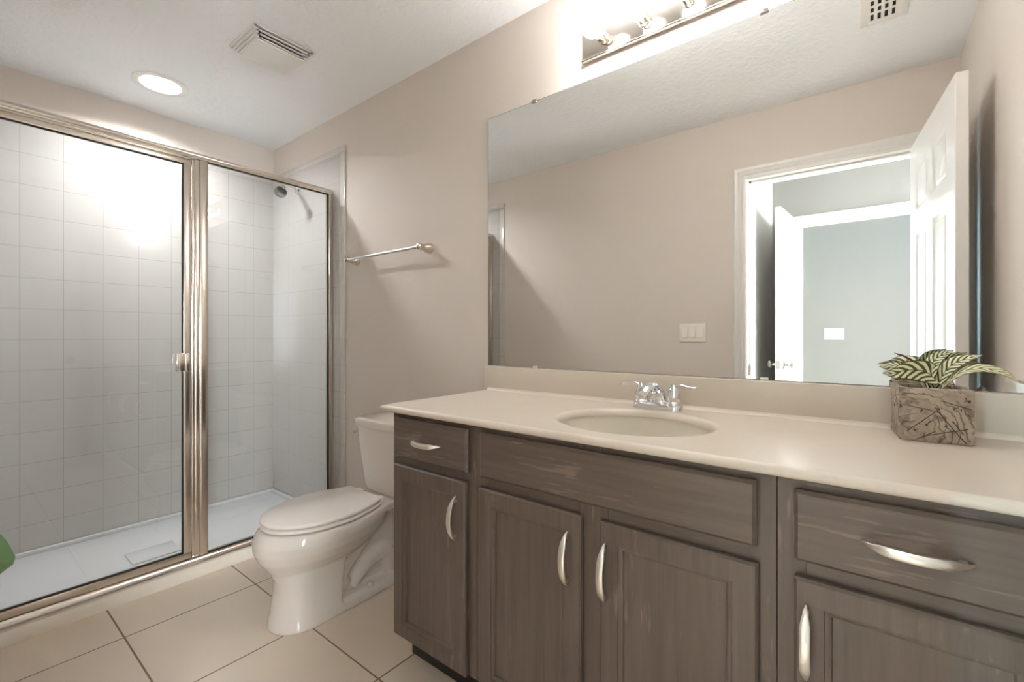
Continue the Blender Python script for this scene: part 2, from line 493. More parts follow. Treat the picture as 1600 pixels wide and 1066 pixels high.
w = thing('window_3', 'white framed window of the room beyond the hall', 'window', (2.37, YR1-0.05, 0.60)); w['kind'] = 'structure'
f = bmesh.new()
for a in ((-0.33, -0.29, 0, 1.55), (0.29, 0.33, 0, 1.55)): box(a[0], a[1], -0.03, 0.03, a[2], a[3], bm=f)
for a in ((0, 0.04), (0.755, 0.795), (1.51, 1.55)): box(-0.33, 0.33, -0.03, 0.03, *a, bm=f)
obj('window_frame', f, TRIM, w)
obj('pane', box(-0.30, 0.30, -0.003, 0.003, 0.03, 1.52), WINDOWGLASS, w)

# tile fields: children of the walls they cover
TT = 2.205
tf = obj('tile_field', box(0.0, 0.009, YF, 0.0, 0.07, TT), TILE_B, bpy.data.objects['wall_left'], 0)
def bull(bx0, bx1, y0, y1, z0, z1): return box(bx0, bx1, y0, y1, z0, z1, 0.004, 2)
TRIMT = tile_mat('white_bullnose_tile', 'XZ', (0.847, 0.8075), 0.1535, srgb(210, 206, 200), srgb(172, 168, 162), 0.10, 0.0014, 0.25, 0.015)
TRIMT2 = tile_mat('white_bullnose_tile_back', 'YZ', (-0.138, 0.8075), 0.1535, srgb(210, 206, 200), srgb(172, 168, 162), 0.10, 0.0014, 0.25, 0.015)
obj('bullnose_row', bull(0.0, 0.010, YF+0.001, -0.001, TT, TT+0.04), TRIMT2, bpy.data.objects['wall_left'])
for y0, y1, par in ((-0.009, 0.0, 'wall_back'), (YF, YF+0.009, 'wall_front')):
    p = bpy.data.objects[par]
    obj('tile_field', box(0.009, 0.855, y0, y1, 0.07, TT), TILE_S, p, 0)
    obj('tile_field', box(0.815, 0.855, y0, y1, 0.0, 0.07), TILE_S, p, 0)
    yy = (y0-0.001, y1) if par == 'wall_back' else (y0, y1+0.001)
    obj('bullnose_row', bull(0.010, 0.907, yy[0], yy[1], TT, TT+0.04), TRIMT, p)
    obj('bullnose_column', bull(0.855, 0.907, yy[0], yy[1], 0.0, TT), TRIMT, p)

# baseboards, casings, jambs
def board(x0, x1, y, sgn, h=0.085):
    return box(x0, x1, min(y, y+sgn*0.014), max(y, y+sgn*0.014), 0, h, 0.004, 2)
struct('baseboard_back', board(0.908, 2.04, 0.0, -1), TRIM, 'white baseboard behind the toilet', 'baseboard')
struct('baseboard_front', board(0.908, DX0-0.075, YF, 1), TRIM, 'white baseboard along the door wall', 'baseboard')
struct('baseboard_right', box(XR-0.014, XR, YF, -0.56, 0, 0.085, 0.004), TRIM, 'white baseboard behind the open door', 'baseboard')

def casing(x0, x1, z1, y, sgn):
    """moulded casing round an opening: one profile swept up, across and down with mitred corners"""
    prof = [(0.006, 0.0), (0.006, 0.009), (0.010, 0.011), (0.022, 0.011), (0.026, 0.014), (0.030, 0.0125), (0.046, 0.0125), (0.052, 0.017), (0.066, 0.018), (0.070, 0.015), (0.070, 0.0)]
    rings = []
    for st in range(4):
        r = []
        for o, t in prof:
            yy = y+sgn*t
            r.append(((x0-o, yy, 0), (x0-o, yy, z1+o), (x1+o, yy, z1+o), (x1+o, yy, 0))[st])
        rings.append(r)
    return loft(rings)
def jamb(x0, x1, z1, y0, y1, ys):
    bm = box(x0-0.018, x0, y0, y1, 0, z1)
    box(x1, x1+0.018, y0, y1, 0, z1, bm=bm); box(x0-0.018, x1+0.018, y0, y1, z1, z1+0.018, bm=bm)
    box(x0, x0+0.011, ys, ys+0.03, 0, z1, bm=bm); box(x1-0.011, x1, ys, ys+0.03, 0, z1, bm=bm); box(x0, x1, ys, ys+0.03, z1-0.011, z1, bm=bm)
    return bm
struct('trim_1', casing(DX0, DX1, DZ, YF, 1), TRIM, 'white moulded casing round the bathroom doorway, seen in the mirror', 'door casing')
struct('trim_2', jamb(DX0, DX1, DZ, YH, YF, YF-0.075), TRIM, 'white jamb lining the bathroom doorway', 'door jamb')
struct('trim_3', casing(DX0, DX1, DZ, YH, -1), TRIM, 'white casing on the hall side of the bathroom doorway', 'door casing')
struct('trim_4', casing(EX0, EX1, EZ, YH2, 1), TRIM, 'white moulded casing round the doorway across the hall', 'door casing')
struct('trim_5', jamb(EX0, EX1, EZ, YR0, YH2, YH2-0.075), TRIM, 'white jamb lining the doorway across the hall', 'door jamb')
sp = obj('strike_plate', box(DX0, DX0+0.002, YF-0.045, YF-0.012, 0.90, 0.96, 0.0005), PEWTER, bpy.data.objects['trim_2'])
sp['label'] = 'dull metal latch strike'

# ------------------------------------------------------------------ six panel doors
def six_panels(Wd, Hd):
    m, g = 0.115, 0.105
    pw = (Wd-2*m-g)/2
    out = []
    for x0 in (m, m+pw+g):
        for z0, z1 in ((0.20, 0.80), (0.99, 1.60), (1.70, 1.91)):
            out.append((x0, z0, x0+pw, z1))
    return out
DPROF = ((0.010, 0.007), (0.022, 0.009), (0.034, 0.003))
def door(name, label, hinge, ang, Wd, flip=False):
    d = thing(name, label, 'door', (hinge[0], hinge[1], 0), ang); d['kind'] = 'structure'
    T = 0.035
    b = slab(Wd, 2.03, T, six_panels(Wd, 2.03), DPROF, 0.002, both=True)
    b.transform(Matrix.Translation((0, -T if flip else 0, 0.012)))
    obj('door_leaf', b, TRIM, d)
    y0, y1 = (-T, 0) if flip else (0, T)
    kx = Wd-0.062
    for s, y in ((-1, y0), (1, y1)):
        k = obj('door_knob', lathe([(0.031, 0.0), (0.031, s*0.004), (0.026, s*0.009), (0.012, s*0.011), (0.011, s*0.030), (0.020, s*0.034), (0.027, s*0.042), (0.028, s*0.050), (0.024, s*0.057), (0.010, s*0.061)],
                   (kx, y, 0.93), 'y', 24), PEWTER, d)
        k['label'] = 'dull metal door knob'
    obj('latch_plate', box(Wd-0.0005, Wd+0.0015, (y0+y1)/2-0.012, (y0+y1)/2+0.012, 0.902, 0.958), PEWTER, d)
    for z in (0.25, 1.02, 1.80):
        obj('hinge', lathe([(0.006, z-0.045), (0.006, z+0.045)], (-0.003, (-0.004 if not flip else 0.004), 0), 'z', 12), PEWTER, d)
    return d
door('door_1', 'white six panel bathroom door standing open against the right wall', (3.489, YF+0.024), R(84.6), 0.748)
# hinge on the left jamb (mirror view) and swinging into the hall
door('door_2', 'white six panel door standing open in the hall, seen through the doorway', (EX0+0.004, YH2+0.012), R(95.0), 0.752, flip=True)

# ------------------------------------------------------------------ switches
def switch(name, label, x, y, z, sgn, mat):
    s = thing(name, label, 'light switch', (x, y, z))
    y0, y1 = (0, 0.006) if sgn > 0 else (-0.006, 0)
    obj('plate', box(-0.081, 0.081, y0, y1, -0.058, 0.058, 0.0025, 2), mat, s)
    for k in (-1, 0, 1):
        cx = k*0.046
        fr = box(cx-0.0185, cx+0.0185, sgn*0.0055 if sgn > 0 else sgn*0.0075, sgn*0.0075 if sgn > 0 else sgn*0.0055, -0.035, 0.035, 0.0006)
        r = obj('rocker', fr, mat, s)
        up = bmesh.new()
        vs_ = [(cx-0.0165, 0.007, -0.032), (cx+0.0165, 0.007, -0.032), (cx+0.0165, 0.007, 0.032), (cx-0.0165, 0.007, 0.032),
               (cx-0.0165, 0.0125, -0.031), (cx+0.0165, 0.0125, -0.031), (cx+0.0165, 0.0078, 0.031), (cx-0.0165, 0.0078, 0.031)]
        vv = [up.verts.new((a, sgn*b_, c)) for a, b_, c in vs_]
        for f in ((0, 1, 2, 3), (4, 5, 6, 7), (0, 1, 5, 4), (1, 2, 6, 5), (2, 3, 7, 6), (3, 0, 4, 7)):
            up.faces.new([vv[i] for i in f])
        obj('paddle', up, mat, r)
    return s
switch('light_switch', 'almond triple rocker switch on the greige wall beside the doorway, seen in the mirror', 2.426, YF, 1.154, 1, ALMOND)
switch('light_switch', 'white triple rocker switch on the far white wall beyond both doorways', 3.047, YR1, 1.154, 1, PLASTIC)

# ------------------------------------------------------------------ shower
# pan: floor, raised rim at the walls, curb in front
b = bmesh.new()
box(0.010, 0.700, YF+0.010, -0.010, 0.0, 0.050, 0.004, 2, b)
for a in ((0.010, 0.035, YF+0.010, -0.010), (0.035, 0.70, -0.035, -0.010), (0.035, 0.70, YF+0.010, YF+0.035)):
    box(*a, 0.045, 0.070, 0.006, 2, b)
pan = obj('shower_pan', b, PAN)
tag(pan, 'white acrylic shower floor behind the glass panels', 'shower pan')
dr = obj('drain_cover', box(0.40, 0.56, -0.895, -0.70, 0.0502, 0.056, 0.002), PAN, pan)
prof = [(0.700, 0.0), (0.812, 0.0), (0.815, 0.006), (0.814, 0.040), (0.808, 0.054), (0.796, 0.061), (0.715, 0.062), (0.704, 0.058), (0.700, 0.048)]
obj('curb', loft([[(x, y, z) for x, z in prof] for y in (YF+0.010, -0.010)]), CURB, pan)['label'] = 'cream curb under the shower track'

enc = thing('shower_enclosure', 'brushed nickel framed glass shower enclosure with a swing door', 'shower enclosure', (0.765, -0.745, 0.062))
def e(name, bm, mat, parent=None, loc=True):
    bm.transform(Matrix.Translation((-0.765, 0.745, -0.062)))
    return obj(name, bm, mat, parent or enc)
ZB, ZT = 0.062, 2.003
Y0, Y1 = YF+0.011, -0.011
# header: rounded top rail with a lip
def rail(prof, ya, yb): return loft([[(x, y, z) for x, z in prof] for y in (ya, yb)])
hp = [(0.748, 1.972), (0.786, 1.972), (0.788, 1.978)]
hp += [(0.7755+0.0135*math.cos(a), 1.9895+0.0135*math.sin(a)) for a in [R(-40+k*16) for k in range(12)]]
hp += [(0.752, 2.002), (0.748, 1.999)]
e('header_rail', rail(hp, Y0, Y1), NICKELH)
sp_ = [(0.735, 0.0622), (0.806, 0.0622), (0.806, 0.066), (0.796, 0.071), (0.787, 0.082), (0.786, 0.086), (0.744, 0.086), (0.735, 0.072)]
e('sill_track', rail(sp_, Y0, Y1), NICKELH)
for (ya, yb) in ((-0.038, -0.011), (YF+0.011, YF+0.038)):
    e('wall_jamb', box(0.750, 0.786, ya, yb, 0.086, 1.972, 0.003), NICKEL)
# centre post: two fluted bars
pb = box(0.748, 0.786, -0.692, -0.660, 0.086, 1.972, 0.003)
box(0.748, 0.781, -0.712, -0.690, 0.086, 1.972, 0.004, 2, pb)
box(0.748, 0.777, -0.724, -0.711, 0.086, 1.972, 0.002, 2, pb)
e('centre_post', pb, NICKEL)
# fixed panel
e('fixed_pane', box(0.764, 0.769, -0.660, -0.036, 0.086, 1.972), GLASS)
def gasket(ya, yb, za, zb, x0, x1, t=0.005):
    g = box(x0, x1, ya, ya+t, za, zb)
    box(x0, x1, yb-t, yb, za, zb, bm=g); box(x0, x1, ya, yb, za, za+t, bm=g); box(x0, x1, ya, yb, zb-t, zb, bm=g)
    return g
e('gasket', gasket(-0.661, -0.037, 0.085, 1.973, 0.769, 0.773), RUBBER)
# swing door
DY0, DY1, DZ0, DZ1 = YF+0.040, -0.7285, 0.090, 1.966
fr = bmesh.new()
fw = 0.030
for a in ((DY0, DY0+fw, DZ0, DZ1), (DY1-fw, DY1, DZ0, DZ1)):
    box(0.752, 0.783, *a, 0.002, 2, fr)
for a in ((DY0, DY1, DZ0, DZ0+fw), (DY0, DY1, DZ1-fw, DZ1)):
    box(0.7525, 0.7835, *a, 0.002, 2, fr)
swing = e('swing_door', fr, NICKEL)
def e2(name, bm, mat):
    bm.transform(Matrix.Translation((-0.765, 0.745, -0.062)))
    return obj(name, bm, mat, swing)
e2('door_pane', box(0.764, 0.769, DY0+fw-0.004, DY1-fw+0.004, DZ0+fw-0.004, DZ1-fw+0.004), GLASS)
e2('gasket', gasket(DY0+fw-0.001, DY1-fw+0.001, DZ0+fw-0.001, DZ1-fw+0.001, 0.771, 0.7765), RUBBER)
hb = box(0.7835, 0.803, -0.757, -0.735, 0.968, 1.052, 0.002)
box(0.795, 0.803, -0.785, -0.755, 0.968, 1.052, 0.002, 2, hb)
box(0.7780, 0.803, -0.788, -0.782, 0.970, 1.050, 0.001, 2, hb)
e2('door_handle', hb, NICKEL)['label'] = 'small nickel pull on the door stile'
e2('drip_rail', box(0.7835, 0.7885, DY0, DY1, DZ1-0.006, DZ1, 0.001), NICKELH)

# shower head on the vanity-side wall
sh = thing('showerhead', 'chrome shower head on a bent arm high on the tiled wall', 'shower head', (0.36, -0.010, 2.095))
obj('flange', lathe([(0.030, 0.0), (0.030, -0.003), (0.024, -0.010), (0.012, -0.013)], (0, 0, 0), 'y', 24), CHROME, sh)
obj('arm', tube([(0, -0.004, 0), (0.01, -0.05, 0.002), (0.045, -0.105, -0.006), (0.085, -0.135, -0.040)], 0.0085, 14), CHROME, sh)
hd = lathe([(0.012, 0.0), (0.017, 0.008), (0.017, 0.018), (0.012, 0.022), (0.018, 0.030), (0.032, 0.062), (0.036, 0.072), (0.036, 0.080), (0.030, 0.083), (0.004, 0.084)], (0, 0, 0), 'z', 28)
dirv = Vector((0.055, -0.045, -0.062)).normalized()
hd.transform(Matrix.Translation((0.083, -0.133, -0.037)) @ dirv.to_track_quat('Z', 'Y').to_matrix().to_4x4())
obj('spray_head', hd, metal('worn_chrome', (0.55, 0.55, 0.55, 1), 0.2), sh)

# recessed light over the shower
rl = thing('recessed_light', 'round recessed downlight glowing in the ceiling over the shower', 'ceiling light', (0.395, -0.747, H))
obj('trim_ring', lathe([(0.092, 0.0), (0.120, 0.0), (0.120, -0.003), (0.108, -0.007), (0.092, -0.006), (0.086, -0.002)], (0, 0, 0), 'z', 48, cap0=False, cap1=False), PLASTIC, rl)
obj('lens', lathe([(0.089, -0.001), (0.089, -0.003), (0.06, -0.0045), (0.002, -0.005)], (0, 0, 0), 'z', 40), LENS, rl)

dl = bpy.data.lights.new('downlight_beam', 'AREA')
dl.shape = 'DISK'; dl.size = 0.15; dl.energy = 2.0; dl.color = (0.97, 0.985, 1.0); dl.spread = R(150)
dlo = bpy.data.objects.new('downlight_beam', dl); COL.objects.link(dlo)
dlo.parent = rl; dlo.location = (0, 0, -0.008)

# exhaust fan grille
fan = thing('exhaust_fan', 'square white bath fan grille with stepped louvers on the ceiling', 'exhaust fan', (1.153, -0.524, H))
for k in range(4):
    ho, hz = 0.126-0.0095*k, -0.004-0.0095*k
    g = bmesh.new()
    for (xa, xb, ya, yb) in ((-ho, ho, -ho-0.008, -ho+0.012), (-ho, ho, ho-0.012, ho+0.008), (-ho, -ho+0.012, -ho, ho), (ho-0.012, ho, -ho, ho)):
        box(xa, xb, ya, yb, hz-0.0026, hz, 0.0008, 2, g)
    obj('louver', g, PLASTIC, fan)
obj('fan_body', box(-0.085, 0.085, -0.090, 0.090, -0.037, 0.0), DARK, fan)
obj('centre_plate', box(-0.088, 0.088, -0.100, 0.100, -0.043, -0.037, 0.002), PLASTIC, fan)

# supply air vent, seen in the mirror
vent = thing('air_vent', 'white slotted air vent on the ceiling, seen at the top of the mirror', 'air vent', (3.341, -0.80, H))
g = bmesh.new()
for a in ((-0.076, -0.050, -0.155, 0.155), (0.040, 0.076, -0.155, 0.155), (-0.052, 0.042, -0.155, -0.125), (-0.052, 0.042, 0.125, 0.155)):
    box(*a, -0.006, 0.0, 0.0015, 2, g)
obj('vent_frame', g, PLASTIC, vent)
obj('duct_shade_sheet', box(-0.055, 0.045, -0.13, 0.13, -0.0025, -0.0005), DARK, vent)  # solid dark sheet painted as the shade behind the slots
for k in range(5):
    x = -0.050+0.0225*k
    obj('vane', box(x-0.006, x+0.006, -0.126, 0.126, -0.0062, -0.0030), PLASTIC, vent)
for k in range(4):
    y = -0.07+0.0467*k
    obj('cross_bar', box(-0.052, 0.042, y-0.006, y+0.006, -0.0064, -0.0032), PLASTIC, vent)

# ------------------------------------------------------------------ toilet
XC = 1.487
def egg(hw, yw, yf, yb, bw, n=28, x=XC, sq=2.0):
    """closed outline: elliptical front, sides closing to a straight back of half width bw"""
    right = []
    for i in range(n+1):                      # front tip -> widest
        a = PI/2*i/n
        right.append((hw*math.sin(a)**(2/sq), yw-(yw-yf)*math.cos(a)**(2/sq)))
    for i in range(1, n+1):
        t = i/n
        right.append((bw+(hw-bw)*(1-t**2.0), yw+(yb-yw)*t))
    pts = [(x+px, y) for px, y in right]+[(x-px, y) for px, y in right[:0:-1]]
    return pts
def ring3(p, z): return [(x, y, z) for x, y in p]

toilet = thing('toilet', 'bone white two piece toilet with closed lid between shower and vanity', 'toilet', (XC, -0.36, 0))
def tl(name, bm, mat, **kw):
    bm.transform(Matrix.Translation((-XC, 0.36, 0)))
    return obj(name, bm, mat, toilet, kw.pop('smooth', 40), **kw)
body = bmesh.new()
# bowl
secs = [(0.190, 0.080, -0.52, -0.668, -0.42, 0.070), (0.215, 0.100, -0.52, -0.678, -0.36, 0.075), (0.245, 0.128, -0.50, -0.700, -0.30, 0.085),
        (0.275, 0.155, -0.49, -0.722, -0.27, 0.098), (0.310, 0.176, -0.48, -0.736, -0.25, 0.110), (0.345, 0.184, -0.48, -0.738, -0.24, 0.116),
        (0.372, 0.181, -0.475, -0.726, -0.23, 0.116), (0.388, 0.174, -0.475, -0.712, -0.23, 0.114)]
loft([ring3(egg(hw, yw, yf, yb, bw), z) for z, hw, yw, yf, yb, bw in secs], bm=body)
# rear deck under the tank
loft([ring3(egg(w, -0.22, yf, -0.035, bw), z) for z, w, yf, bw in ((0.335, 0.085, -0.33, 0.07), (0.352, 0.112, -0.36, 0.10), (0.382, 0.118, -0.37, 0.115), (0.388, 0.115, -0.37, 0.112))], bm=body)
# pedestal column
loft([ring3(egg(hw, -0.56, yf, yb, bw), z) for z, hw, yf, yb, bw in ((0.0, 0.112, -0.684, -0.44, 0.108), (0.012, 0.113, -0.686, -0.44, 0.108), (0.06, 0.106, -0.676, -0.44, 0.103), (0.14, 0.101, -0.664, -0.43, 0.099), (0.215, 0.103, -0.664, -0.42, 0.099))], bm=body)
# rear foot
loft([ring3(egg(hw, -0.44, -0.60, -0.11, bw), z) for z, hw, bw in ((0.0, 0.112, 0.098), (0.012, 0.113, 0.099), (0.030, 0.107, 0.092), (0.045, 0.090, 0.080))], bm=body)
# trapway: winding pipe behind the column
tube([(XC, -0.24, 0.345), (XC, -0.29, 0.265), (XC, -0.37, 0.185), (XC, -0.425, 0.120), (XC, -0.39, 0.070)], [0.060, 0.054, 0.052, 0.052, 0.045], 20, (1, 0, 0), (1.0, 1.45), body)
tube([(XC, -0.36, 0.050), (XC, -0.30, 0.120), (XC, -0.235, 0.150), (XC, -0.18, 0.130), (XC, -0.16, 0.03)], [0.040, 0.050, 0.054, 0.052, 0.050], 20, (1, 0, 0), (1.0, 1.45), body)
box(XC-0.045, XC+0.045, -0.46, -0.13, 0.02, 0.34, 0.02, 2, body)
bowl = tl('bowl', body, CERAMIC, smooth=180)
rm = bowl.modifiers.new('fuse', 'REMESH'); rm.mode = 'VOXEL'; rm.voxel_size = 0.005; rm.use_smooth_shade = True
sm = bowl.modifiers.new('soften', 'SMOOTH'); sm.factor = 0.5; sm.iterations = 7
def flat_egg(z0, z1, grow, r, args=(0.176, -0.475, -0.709, -0.262, 0.119)):
    hw, yw, yf, yb, bw = args
    rings = []
    for z, d in ((z0, r), (z0+r*0.5, r*0.25), (z0+r, 0), (z1-r, 0), (z1-r*0.5, r*0.25), (z1, r)):
        rings.append(ring3(egg(hw-d+grow, yw, yf+d-grow, yb-d, bw-d*0.6), z))
    return loft(rings)
tl('seat', flat_egg(0.3925, 0.4060, 0.002, 0.004), SEATP)
tl('lid', flat_egg(0.4115, 0.4265, 0.0, 0.004), SEATP)
for s in (-1, 1):
    tl('seat_hinge', box(XC+s*0.075-0.022, XC+s*0.075+0.022, -0.264, -0.232, 0.390, 0.418, 0.007, 3), SEATP)
    tl('lid_bumper', box(XC+s*0.085-0.012, XC+s*0.085+0.012, -0.63, -0.60, 0.4060, 0.4115), SEATP)
    tl('bolt_cap', lathe([(0.014, 0.040), (0.014, 0.052), (0.010, 0.060), (0.002, 0.063)], (XC+s*0.088, -0.30, 0), 'z', 16), CERAMIC)
def rrect(x0, x1, y0, y1, r, z, n=6):
    out = []
    for cx, cy, a0 in ((x1-r, y1-r, 0), (x0+r, y1-r, 90), (x0+r, y0+r, 180), (x1-r, y0+r, 270)):
        for i in range(n+1):
            a = R(a0+90*i/n); out.append((cx+r*math.cos(a), cy+r*math.sin(a), z))
    return out
def tank_ring(z, hw, yf, r): return rrect(XC-hw, XC+hw, yf, -0.025, r, z)
tl('tank', loft([tank_ring(z, hw, yf, r) for z, hw, yf, r in ((0.389, 0.115, -0.165, 0.03), (0.393, 0.132, -0.178, 0.035), (0.42, 0.141, -0.186, 0.035), (0.55, 0.163, -0.196, 0.035), (0.698, 0.184, -0.205, 0.035))]), CERAMIC)
tl('tank_lid', loft([tank_ring(z, hw, yf, r) for z, hw, yf, r in ((0.698, 0.188, -0.209, 0.036), (0.703, 0.194, -0.214, 0.038), (0.722, 0.196, -0.216, 0.04), (0.732, 0.193, -0.213, 0.04), (0.737, 0.184, -0.204, 0.04))]), CERAMIC)
lv = lathe([(0.011, 0.0), (0.011, -0.010), (0.007, -0.012), (0.007, -0.020)], (XC-0.177, -0.152, 0.664), 'x', 16)
tube([(XC-0.195, -0.150, 0.664), (XC-0.197, -0.172, 0.662), (XC-0.197, -0.196, 0.659)], [0.008, 0.007, 0.008], 12, (0, 0, 1), (1, 0.8), lv)
tl('flush_lever', lv, CHROME)['label'] = 'chrome lever on the tank side'

# ------------------------------------------------------------------ towel bar
tb = thing('towel_bar', 'single nickel towel bar on the wall above the toilet', 'towel bar', (1.33, 0, 1.555))
obj('bar', lathe([(0.0075, -0.300), (0.0075, 0.282)], (0, -0.062, 0), 'x', 20), BARM, tb)
for s, x in ((-1, -0.308), (1, 0.295)):
    obj('post', lathe([(0.026, 0.0), (0.026, -0.004), (0.0245, -0.010), (0.021, -0.026), (0.015, -0.040), (0.014, -0.046), (0.016, -0.050), (0.016, -0.068), (0.013, -0.076), (0.004, -0.080)], (x, 0, 0), 'y', 24), NICKEL, tb)

# ------------------------------------------------------------------ mirror, vanity light
MX0, MZ0, MZ1 = 2.001, 1.008, 2.065
mir = obj('mirror', box(MX0, XR-0.003, -0.006, -0.0008, MZ0, MZ1), MIRRORM, None, 0)
tag(mir, 'large frameless mirror filling the wall above the backsplash', 'mirror')
eb = box(MX0-0.0006, MX0+0.0016, -0.0064, -0.0006, MZ0, MZ1); box(MX0, XR-0.003, -0.0064, -0.0006, MZ1-0.0012, MZ1+0.0006, bm=eb)
obj('polished_edge', eb, EDGE, mir, 0)
for x, z, s, m in ((2.243, MZ1, 1, PEWTER), (3.05, MZ1, 1, PEWTER), (2.249, MZ0, -1, PLASTIC), (3.05, MZ0, -1, PLASTIC)):
    c = box(x-0.011, x+0.011, -0.011, -0.0066, z-0.006, z+0.006, 0.002)
    box(x-0.006, x+0.006, -0.011, 0.0, z+(0.001 if s > 0 else -0.006), z+(0.006 if s > 0 else 0.0), bm=c)
    obj('mirror_clip', c, m, mir)

vl = thing('vanity_light', 'polished nickel bar light with round frosted bulbs above the mirror', 'wall light', (2.7725, 0, 2.197))
bp = box(-0.3075, 0.3075, -0.016, 0.0, -0.064, 0.066, 0.003, 2)
box(-0.3075, 0.3075, -0.024, -0.004, -0.069, -0.061, 0.003, 3, bp)
obj('backplate', bp, LAMPMETAL, vl)
for k in range(4):
    x = -0.2195+0.146*k; z = -0.015
    obj('socket', lathe([(0.0195, -0.016), (0.0195, -0.024), (0.0185, -0.026), (0.0185, -0.040), (0.0200, -0.042), (0.0200, -0.054), (0.0185, -0.056)], (x, 0, z), 'y', 24), NICKEL, vl)
    r = 0.0375; pr = [(0.0135, -0.055)]
    for i in range(14):
        a = R(22+158*i/13); pr.append((max(r*math.sin(a), 0.0008), -0.104+r*math.cos(a)))
    obj('bulb', lathe(pr, (x, 0, z), 'y', 28), BULB, vl)['label'] = 'glowing round frosted bulb'

# ------------------------------------------------------------------ vanity cabinets
YFR = -0.535      # face frame front
YDF = -0.554      # door and drawer fronts
ZC0, ZC1 = 0.165, 0.884
TOEY = -0.420
def pull(length, horiz):
    """arched strap pull, standing off 25 mm, pointed at both ends"""
    rings = []; n = 18
    for i in range(n+1):
        t = i/n; s = (t-0.5)*length
        off = 0.027*(1-(2*t-1)**2)**0.75
        w = 0.0015+0.0062*min(1, 5*min(t, 1-t)); th = 0.0028+0.0022*min(1, 6*min(t, 1-t))
        c = []
        for (a, b_) in ((-1, -0.6), (-0.6, -1), (0.6, -1), (1, -0.6), (1, 0.6), (0.6, 1), (-0.6, 1), (-1, 0.6)):
            wd, dp = a*w, -off-0.003+b_*th*0.9
            dp = min(dp, -0.0003)
            c.append((s, dp, wd) if horiz else (wd, dp, s))
        rings.append(c)
    bm = loft(rings)
    for t in (0.10, 0.90):
        s = (t-0.5)*length
        if horiz: box(s-0.005, s+0.005, -0.014, -0.0003, -0.0045, 0.0045, 0.0015, 2, bm)
        else: box(-0.0045, 0.0045, -0.014, -0.0003, s-0.005, s+0.005, 0.0015, 2, bm)
    return bm

CPROF = ((0.0015, 0.0030), (0.0045, 0.0034), (0.0100, 0.0065), (0.0118, 0.0110), (0.0140, 0.0112))
def front_door(cab, ox, x0, x1, z0, z1, hinge_left, px, pz0, pz1, knuckle=False):
    Wd, Hd = x1-x0, z1-z0
    st = 0.043
    d = obj('door', moved(slab(Wd, Hd, 0.0185, [(st, st, Wd-st, Hd-st)], CPROF, 0.0045), (x0-ox, YDF, z0)), WOODV, cab)
    for (a, b_) in ((0.006, st-0.005), (Hd-st+0.005, Hd-0.006)):
        pass
    h = pull(pz1-pz0+0.004, False)
    obj('handle', moved(h, (px-ox, YDF, (pz0+pz1)/2)), SATIN, d)['label'] = 'arched satin nickel pull'
    hz = z0+0.045
    hx = x0 if hinge_left else x1
    return d
def front_drawer(cab, ox, x0, x1, z0, z1, handle=None, name='drawer'):
    d = obj(name, moved(slab(x1-x0, z1-z0, 0.0185, (), (), 0.006), (x0-ox, YDF, z0)), WOODH, cab)
    if handle:
        obj('handle', moved(pull(handle[1]-handle[0]+0.004, True), ((handle[0]+handle[1])/2-ox, YDF, handle[2])), SATIN, d)['label'] = 'arched satin nickel pull'
    return d
def cabinet(x0, x1, label, rails, stiles, toe0=None):
    ox = (x0+x1)/2
    c = thing('vanity_cabinet', label, 'cabinet', (ox, YFR, 0), 0, None)
    c.location = (ox, 0, 0)
    A, B = x0-ox+0.0006, x1-ox-0.0006
    b = box(A, A+0.016, YFR+0.019, -0.004, ZC0, ZC1)
    box(B-0.016, B, YFR+0.019, -0.004, ZC0, ZC1, bm=b); box(A, B, YFR+0.019, -0.004, ZC0, ZC0+0.016, bm=b); box(A, B, -0.012, -0.004, ZC0, ZC1, bm=b)
    obj('cabinet_box', b, WOODV, c, 30)
    for sx0, sx1 in stiles:
        obj('frame_stile', box(max(sx0-ox, A), min(sx1-ox, B), YFR, YFR+0.0185, ZC0, ZC1, 0.0010, 1), WOODV, c, 30)
    for z0, z1 in rails:
        for (sa, sb) in zip(stiles, stiles[1:]):
            obj('frame_rail', box(sa[1]-ox+0.0002, sb[0]-ox-0.0002, YFR+0.0002, YFR+0.0183, z0, z1), WOODH, c, 30)
    obj('toe_board', box((toe0 if toe0 else x0)-ox+0.001, x1-ox-0.001, TOEY, TOEY+0.016, 0.0, ZC0, 0.003), TOE, c, 30)['label'] = 'black toe board set back at the floor'
    return c, ox
XA, XB, XD = 2.047, 2.419, 3.151
RAILS = ((ZC0, 0.20), (0.700, 0.765), (0.850, ZC1))
c1, o1 = cabinet(XA, XB, 'dark espresso cabinet with one drawer over one door beside the toilet', RAILS, ((XA, XA+0.05), (XB-0.05, XB)), 2.0)
front_drawer(c1, o1, 2.069, 2.396, 0.745, 0.870, (2.168, 2.289, 0.806))
front_door(c1, o1, 2.069, 2.388, 0.168, 0.720, True, 2.356, 0.551, 0.674)
c2, o2 = cabinet(XB, XD, 'wide dark espresso sink cabinet with false front over two doors', RAILS, ((XB, XB+0.045), (2.745, 2.82), (XD-0.045, XD)))
front_drawer(c2, o2, 2.443, 3.120, 0.747, 0.868, None, 'false_front')
front_door(c2, o2, 2.441, 2.758, 0.168, 0.717, True, 2.725, 0.548, 0.672)
front_door(c2, o2, 2.807, 3.123, 0.168, 0.717, False, 2.822, 0.543, 0.671)
c3, o3 = cabinet(XD, XR-0.004, 'dark espresso cabinet with wide drawer below the striped plant', RAILS, ((XD, XD+0.045), (3.48, XR)))
front_drawer(c3, o3, 3.179, 3.495, 0.743, 0.866, (3.273, 3.399, 0.804))
front_door(c3, o3, 3.179, 3.495, 0.168, 0.715, False, 3.197, 0.547, 0.672)

